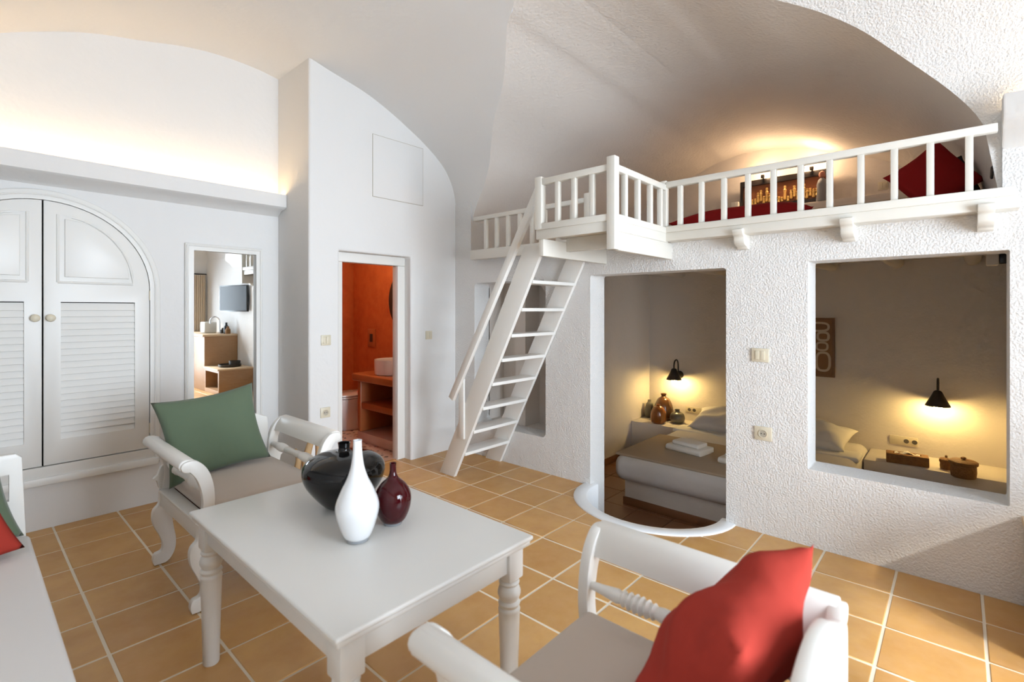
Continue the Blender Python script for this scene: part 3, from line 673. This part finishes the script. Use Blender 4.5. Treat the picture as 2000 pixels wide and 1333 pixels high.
def towel(label, x, y, z, rz):
    t = thing('folded_towel', label, 'towel', (x, y, z), rz)
    for k, (wd, dp, h) in enumerate(((.36, .24, .055), (.27, .17, .04))):
        zz = .0 if k == 0 else .053
        O('fold', prism([(a, b) for a, b in ribbon([(-dp/2, zz+h/2), (0, zz+h/2), (dp/2-.02, zz+h/2)], [h*.9, h, h], 4)], 'x', -wd/2, wd/2, .012, 3), 'linen_white', t, ang=70)
    return t
towel('stack of folded white towels on the throw in the middle of the bed end', 4.60, 1.88, .066, R(80))
towel('second stack of folded white towels half hidden by the doorway edge', 4.50, 1.36, .066, R(84))
n1 = solo('bedside_shelf', softbox(5.60, BX, 2.385, BYL, BZ, .015, .012, 2), 'plaster_bedroom', 'white plaster bedside shelf in the corner carrying brown pots', 'bedside shelf', (5.85, 2.67, BZ))
n2 = solo('bedside_shelf', softbox(5.60, BX, BYR, .65, BZ, .015, .012, 2), 'plaster_bedroom', 'white plaster bedside shelf below the lamp in the interior window', 'bedside shelf', (5.85, .2, BZ))
def pot(label, prof, m, loc): 
    t = thing('ceramic_pot', label, 'pot', loc, 0, 'ceramic pots on the bedside shelf'); pr = spline(prof, 4)
    O('body', lathe(pr+[(pr[-1][0]-.008, pr[-1][1]-.002), (pr[-1][0]-.01, pr[-1][1]-.03)], 32), m, t, ang=60); return t
pot('tall dark brown ceramic pot at the back of the bedside group', [(.09, 0), (.115, .04), (.12, .10), (.105, .19), (.07, .26), (.034, .285), (.028, .30), (.036, .318), (.038, .325)], 'brown_pot', (5.93, 2.755, .015))
pot('amber glazed egg-shaped pot in front of the taller brown pot', [(.07, 0), (.092, .03), (.096, .09), (.08, .16), (.05, .20), (.024, .213), (.026, .222), (.028, .226)], 'amber_pot', (5.70, 2.715, .015))
pot('small round grey ceramic pot at the right of the bedside group', [(.05, 0), (.08, .025), (.088, .065), (.075, .11), (.04, .135), (.024, .142), (.026, .158), (.034, .168)], 'grey_pot', (5.86, 2.545, .015))
pot('slim grey-brown pot half hidden at the left of the bedside group', [(.05, 0), (.062, .03), (.060, .10), (.045, .17), (.024, .20), (.022, .225)], 'grey_pot', (5.93, 2.945, .015))
def sconce(label, y, z):
    t = thing('wall_sconce', label, 'wall lamp', (BX, y, z))
    O('back_plate', lathe([(.05, -.025), (.05, -.008), (.045, 0), (.002, 0)], 24, (0, 0, 0), 'x'), 'metal_dark', t)
    arm = [(-.02, 0, 0), (-.05, 0, .02), (-.055, 0, .12), (-.07, 0, .17), (-.11, 0, .195), (-.155, 0, .18), (-.175, 0, .14), (-.178, 0, .08)]
    O('arm', tube(spline(arm, 5), .009, 10), 'metal_dark', t)
    sh = O('shade', lathe([(.018, .095), (.03, .085), (.045, .05), (.088, -.035), (.092, -.045), (.088, -.045), (.043, .045), (.026, .078), (.002, .082)], 32, (-.178, 0, 0)), 'metal_dark', t, ang=50)
    O('bulb', lathe([(.006, .03), (.014, .01), (.03, -.035), (.033, -.055), (.024, -.078), (.003, -.09)], 18, (-.178, 0, 0)), 'bulb_warm', t, ang=70)
    return t
sconce('dark metal gooseneck wall lamp lit above the bedside pots', 2.615, .575)
sconce('dark metal gooseneck wall lamp lit above the tissue box', .135, .570)
# picture on the bedroom wall with pale loops
pt = thing('framed_print', 'brown framed print with pale abstract loops on the bedroom wall', 'picture', (BX, 1.17, .69))
O('frame', cut(box(BX-.03, BX-.002, .95, 1.38, .69, 1.31, .004), [box(BX-.06, BX-.018, .972, 1.358, .712, 1.288)]), 'frame_wood', pt, world=True)
O('sheet', box(BX-.020, BX-.016, .972, 1.358, .712, 1.288), 'kraft', pt, world=True)
def loop(cy, cz, ry, rz, wd): 
    pts = [(BX-.0235, cy+ry*math.copysign(abs(math.cos(a))**.7, math.cos(a)), cz+rz*math.copysign(abs(math.sin(a))**.7, math.sin(a))) for a in [2*math.pi*k/28 for k in range(29)]]
    b = tube(pts, wd, 6)
    for v in b.verts: v.co.x = BX-.0212+(v.co.x-(BX-.0235))*.08
    return b
for cy, cz, ry, rz, wd in ((1.10, 1.215, .095, .042, .011), (1.055, 1.115, .05, .042, .012), (1.065, 1.01, .05, .040, .010), (1.055, .85, .06, .095, .012), (1.16, .80, .03, .05, .010), (1.20, 1.08, .05, .07, .011), (1.22, .93, .05, .05, .011)):
    O('print_loop', loop(cy, cz, ry, rz, wd), 'cream_print', pt, world=True)
# things on the right bedside shelf
tx = thing('tissue_box', 'long brown woven tissue box on the right bedside shelf', 'tissue box', (5.70, .34, .015), R(-84))
O('box', cut(box(-.15, .15, -.065, .065, 0, .085, .006), [box(-.10, .10, -.025, .025, .07, .2)]), 'wicker', tx)
tb_ = bmesh.new()
gr = [[tb_.verts.new((-.09+i*.015, (-.02+j*.01), .075+.02*math.sin(i*1.1+j)*math.sin(j*.9+.4)+.018*math.sin(i*.27))) for j in range(5)] for i in range(13)]
for i in range(12):
    for j in range(4): tb_.faces.new((gr[i][j], gr[i+1][j], gr[i+1][j+1], gr[i][j+1]))
O('tissue', tb_, 'paper', tx, ang=180)
def basket(label, r, h, loc):
    t = thing('lidded_basket', label, 'basket', loc, 0, 'lidded baskets on the bedside shelf')
    O('body', lathe([(r*.86, 0), (r*.9, .004), (r*.95, h*.4), (r*.92, h)], 28), 'wicker', t)
    l = O('lid', lathe([(r*1.0, h-.012), (r*1.06, h-.006), (r*1.06, h+.014), (r*.9, h+.022), (.01, h+.03)], 28), 'wicker', t)
    O('lid_knob', lathe([(r*.12, h+.026), (r*.2, h+.034), (r*.2, h+.046), (r*.05, h+.052)], 14), 'wicker', l); return t
basket('tiny dark lidded basket between the tissue box and larger basket', .045, .07, (5.72, .075, .015))
basket('larger round lidded wicker basket at the right of the bedside shelf', .088, .115, (5.55, -.035, .015))
bx_ = thing('ceiling_bracket', 'white and black bracket under the bedroom ceiling at the top right window corner', 'bracket', (5.5, -.2, 1.7))
O('block', box(5.3, 5.42, -.235, -.165, 1.74, 1.86, .01), 'linen_white', bx_, world=True); O('clip', box(5.32, 5.4, -.29, -.236, 1.75, 1.85, .006), 'black_plastic', bx_, world=True)

# ---- bathroom
vn = thing('washstand', 'orange plastered open washstand with a middle shelf in the bathroom', 'washstand', (3.1, 4.4, 0))
O('countertop', box(2.80, 3.40, 3.99, 4.80, .645, .725, .018, 3), 'orange_counter', vn, world=True)
O('end_panel', box(2.86, 3.40, 4.72, 4.785, .10, .65, .012), 'orange_counter', vn, world=True)
O('shelf', box(2.87, 3.40, 3.99, 4.73, .345, .415, .012), 'orange_counter', vn, world=True)
O('plinth', box(2.86, 3.40, 3.99, 4.785, 0, .10, .006), 'terrazzo', vn, world=True)
bs = solo('wash_basin', lathe(spline([(.13, 0), (.172, .006), (.180, .02), (.182, .145), (.176, .150), (.170, .145), (.165, .05), (.12, .03), (.01, .028)], 4), 40), 'ceramic', 'round white vessel basin on the orange washstand', 'basin', (0, 0, 0), ang=50)
bs.location = (3.035, 4.40, .725)
tl = thing('toilet', 'white wall-hung toilet in the orange bathroom behind the washstand', 'toilet', (3.1, 5.32, 0))
def oval(z, k, a=.0): return [(3.06-.27*k*math.cos(t)+a, 5.32+.185*k*math.sin(t), z) for t in [2*math.pi*q/32 for q in range(32)]]
tbm = bmesh.new(); rs = [[tbm.verts.new(p) for p in oval(z, k, a)] for z, k, a in ((.0, .62, .06), (.03, .66, .05), (.12, .70, .05), (.22, .86, .02), (.33, .98, 0), (.375, 1.0, 0))]
for a, b in zip(rs, rs[1:]):
    for k in range(32): tbm.faces.new((a[k], a[(k+1) % 32], b[(k+1) % 32], b[k]))
tbm.faces.new(rs[0]); tbm.faces.new(rs[-1]); bmesh.ops.recalc_face_normals(tbm, faces=tbm.faces)
O('bowl', join(tbm, box(3.15, 3.40, 5.16, 5.48, .02, .37, .02)), 'ceramic', tl, world=True, ang=50)
O('seat', prism([(p[0], p[1]) for p in oval(0, 1.02)], 'z', .380, .398, .006), 'ceramic', tl, world=True)
O('lid', prism([(p[0], p[1]) for p in oval(0, 1.03)], 'z', .402, .425, .008), 'ceramic', tl, world=True)
fp = thing('flush_plate', 'dim rectangular flush plate on the orange bathroom wall', 'flush plate', (3.40, 5.35, 1.05))
O('plate', box(3.388, 3.402, 5.27, 5.43, .94, 1.16, .004), 'orange_counter', fp, world=True); O('button', box(3.382, 3.39, 5.32, 5.38, 1.0, 1.10, .003), 'metal_dark', fp, world=True)
rm = thing('round_mirror', 'dark rimmed round mirror on the bathroom wall above the basin', 'mirror', (3.39, 4.55, 1.15))
O('rim', lathe([(.35, -.03), (.36, -.025), (.36, 0), (.34, 0), (.34, -.025)], 48, (3.398, 4.60, 1.5), 'x'), 'metal_dark', rm, world=True)
O('glass', lathe([(.342, -.012), (.342, -.008)], 48, (3.398, 4.60, 1.5), 'x'), 'mirror_glass', rm, world=True)
cl = thing('bathroom_lamp', 'round ceiling lamp of the orange bathroom above the washstand', 'ceiling lamp', (2.75, 4.75, 2.4))
O('base', lathe([(.10, -.012), (.10, 0)], 28), 'white_paint', cl); O('diffuser', lathe([(.085, -.012), (.08, -.04), (.05, -.06), (.003, -.066)], 28), 'lamp_soft', cl)

# ---- driftwood beside the pier
dw = thing('driftwood_sculpture', 'pale driftwood piece standing behind the armchair by the bathroom pier', 'driftwood', (1.71, 3.52, 0))
for k, (pts, r) in enumerate((([(0, 0, 0), (.01, .01, .15), (-.02, 0, .30), (.02, -.01, .46)], [.05, .04, .034, .02]), ([(-.03, .02, 0), (-.08, .03, .16), (-.07, .01, .32), (-.10, 0, .40)], [.035, .03, .024, .012]), ([(.02, 0, .2), (.06, -.02, .30), (.055, -.02, .44), (.035, -.02, .50)], [.03, .026, .022, .01]))):
    O('branch', tube(spline(pts, 5), [r[0]+(r[-1]-r[0])*i/(15) for i in range(16)], 9), 'driftwood', dw, ang=70)

# ---- kitchen corner right of the frame, seen in the mirror
lc = thing('low_cabinet', 'low oak step cabinet with an open shelf at the right edge and in the mirror', 'cabinet', (3.1, -.55, 0))
O('carcass', cut(box(2.83, XW-.003, -.93, -.232, 0, .40, .004), [box(2.6, 3.30, -.88, -.275, .07, .36)]), 'oak', lc, world=True)
O('top', box(2.81, XW-.003, -.93, -.225, .398, .425, .003), 'oak_light', lc, world=True)
tc_ = thing('kitchen_cabinet', 'taller oak kitchen cabinet with pale worktop reflected in the mirror', 'cabinet', (3.1, -1.7, 0))
O('carcass', box(2.83, XW-.003, YF+.005, -.935, 0, .93, .004), 'oak', tc_, world=True); O('worktop', box(2.80, XW-.003, YF+.005, -.925, .93, .965, .004), 'oak_light', tc_, world=True)
ty = solo('tray', lathe([(.14, 0), (.17, .01), (.175, .045), (.168, .045), (.16, .014), (.01, .012)], 28), 'metal_dark', 'dark round tray on the low oak cabinet in the mirror', 'tray'); ty.location = (3.10, -.55, .425)
bw = solo('bowl', lathe([(.06, 0), (.085, .01), (.09, .09), (.084, .09), (.078, .016), (.005, .014)], 24), 'metal_dark', 'dark bowl standing in the tray on the low oak cabinet', 'bowl'); bw.location = (3.16, -.50, .437)
fc = thing('faucet', 'arched chrome kitchen faucet reflected in the mirror', 'faucet', (3.2, -1.35, .965))
O('spout', tube(spline([(0, 0, 0), (0, 0, .22), (-.04, 0, .29), (-.10, 0, .30), (-.15, 0, .25), (-.155, 0, .18)], 5), .012, 10), 'chrome', fc); O('base', lathe([(.03, 0), (.03, .02), (.02, .03)], 18), 'chrome', fc)
ts = solo('white_toaster', box(3.0, 3.2, -1.75, -1.5, .965, 1.17, .02, 3), 'cream_paint', 'cream toaster on the kitchen worktop in the mirror', 'toaster', (3.1, -1.6, .965))
for k, (yy, h, m, lb) in enumerate(((-1.08, .20, 'black_plastic', 'black bottle on the kitchen worktop in the mirror'), (-1.0, .13, 'wicker', 'small brown jar on the kitchen worktop in the mirror'), (-1.25, .10, 'metal_dark', 'low dark kettle on the kitchen worktop in the mirror'))):
    o = solo(('bottle', 'jar', 'kettle')[k], lathe([(.04, 0), (.042, .01), (.042, h*.6), (.02, h*.8), (.02, h)], 18), m, lb, ('bottle', 'jar', 'kettle')[k]); o.location = (3.22, yy, .965)
tv = thing('television', 'black flat television on a wall arm, reflected in the mirror', 'television', (3.20, -.70, 1.36), R(-17))
O('housing', box(.0, .035, -.36, .36, 0, .46, .006), 'black_plastic', tv); O('screen', box(-.003, .002, -.345, .345, .02, .445), 'screen', tv); O('wall_arm', join(box(.03, .085, -.03, .03, .18, .26), box(.06, .085, -.09, .09, .12, .32)), 'metal_dark', tv)
# facade door and window frames, curtain
struct('door_1', join(box(.60, .67, YF-.18, YF-.11, 0, 2.52), box(2.18, 2.25, YF-.18, YF-.11, 0, 2.52), box(.67, 2.18, YF-.18, YF-.11, 2.46, 2.52), box(1.39, 1.46, YF-.18, YF-.11, .3, 2.46), box(.67, 2.18, YF-.17, YF-.12, .0, .3)), 'white_paint')
struct('window_1', join(box(2.42, 2.47, YF-.18, YF-.12, .9, 2.0), box(3.0, 3.05, YF-.18, YF-.12, .9, 2.0), box(2.47, 3.0, YF-.18, YF-.12, 1.95, 2.0), box(2.47, 3.0, YF-.18, YF-.12, .9, .95)), 'white_paint')
ct = bmesh.new(); row = [(3.06+.26*i/40, YF+.06+.025*math.sin(i*1.1)) for i in range(41)]
a = [ct.verts.new((x, y, .97)) for x, y in row]; b = [ct.verts.new((x, y, 2.08)) for x, y in row]
for i in range(40): ct.faces.new((a[i], a[i+1], b[i+1], b[i]))
cu = thing('window_curtain', 'beige curtain beside the kitchen window in the mirror', 'curtain', (3.2, YF+.06, .97)); O('cloth', ct, 'curtain', cu, world=True, ang=180); O('rod', tube([(2.1, YF+.06, 2.1), (3.34, YF+.06, 2.1)], .012, 10), 'metal_dark', cu, world=True)
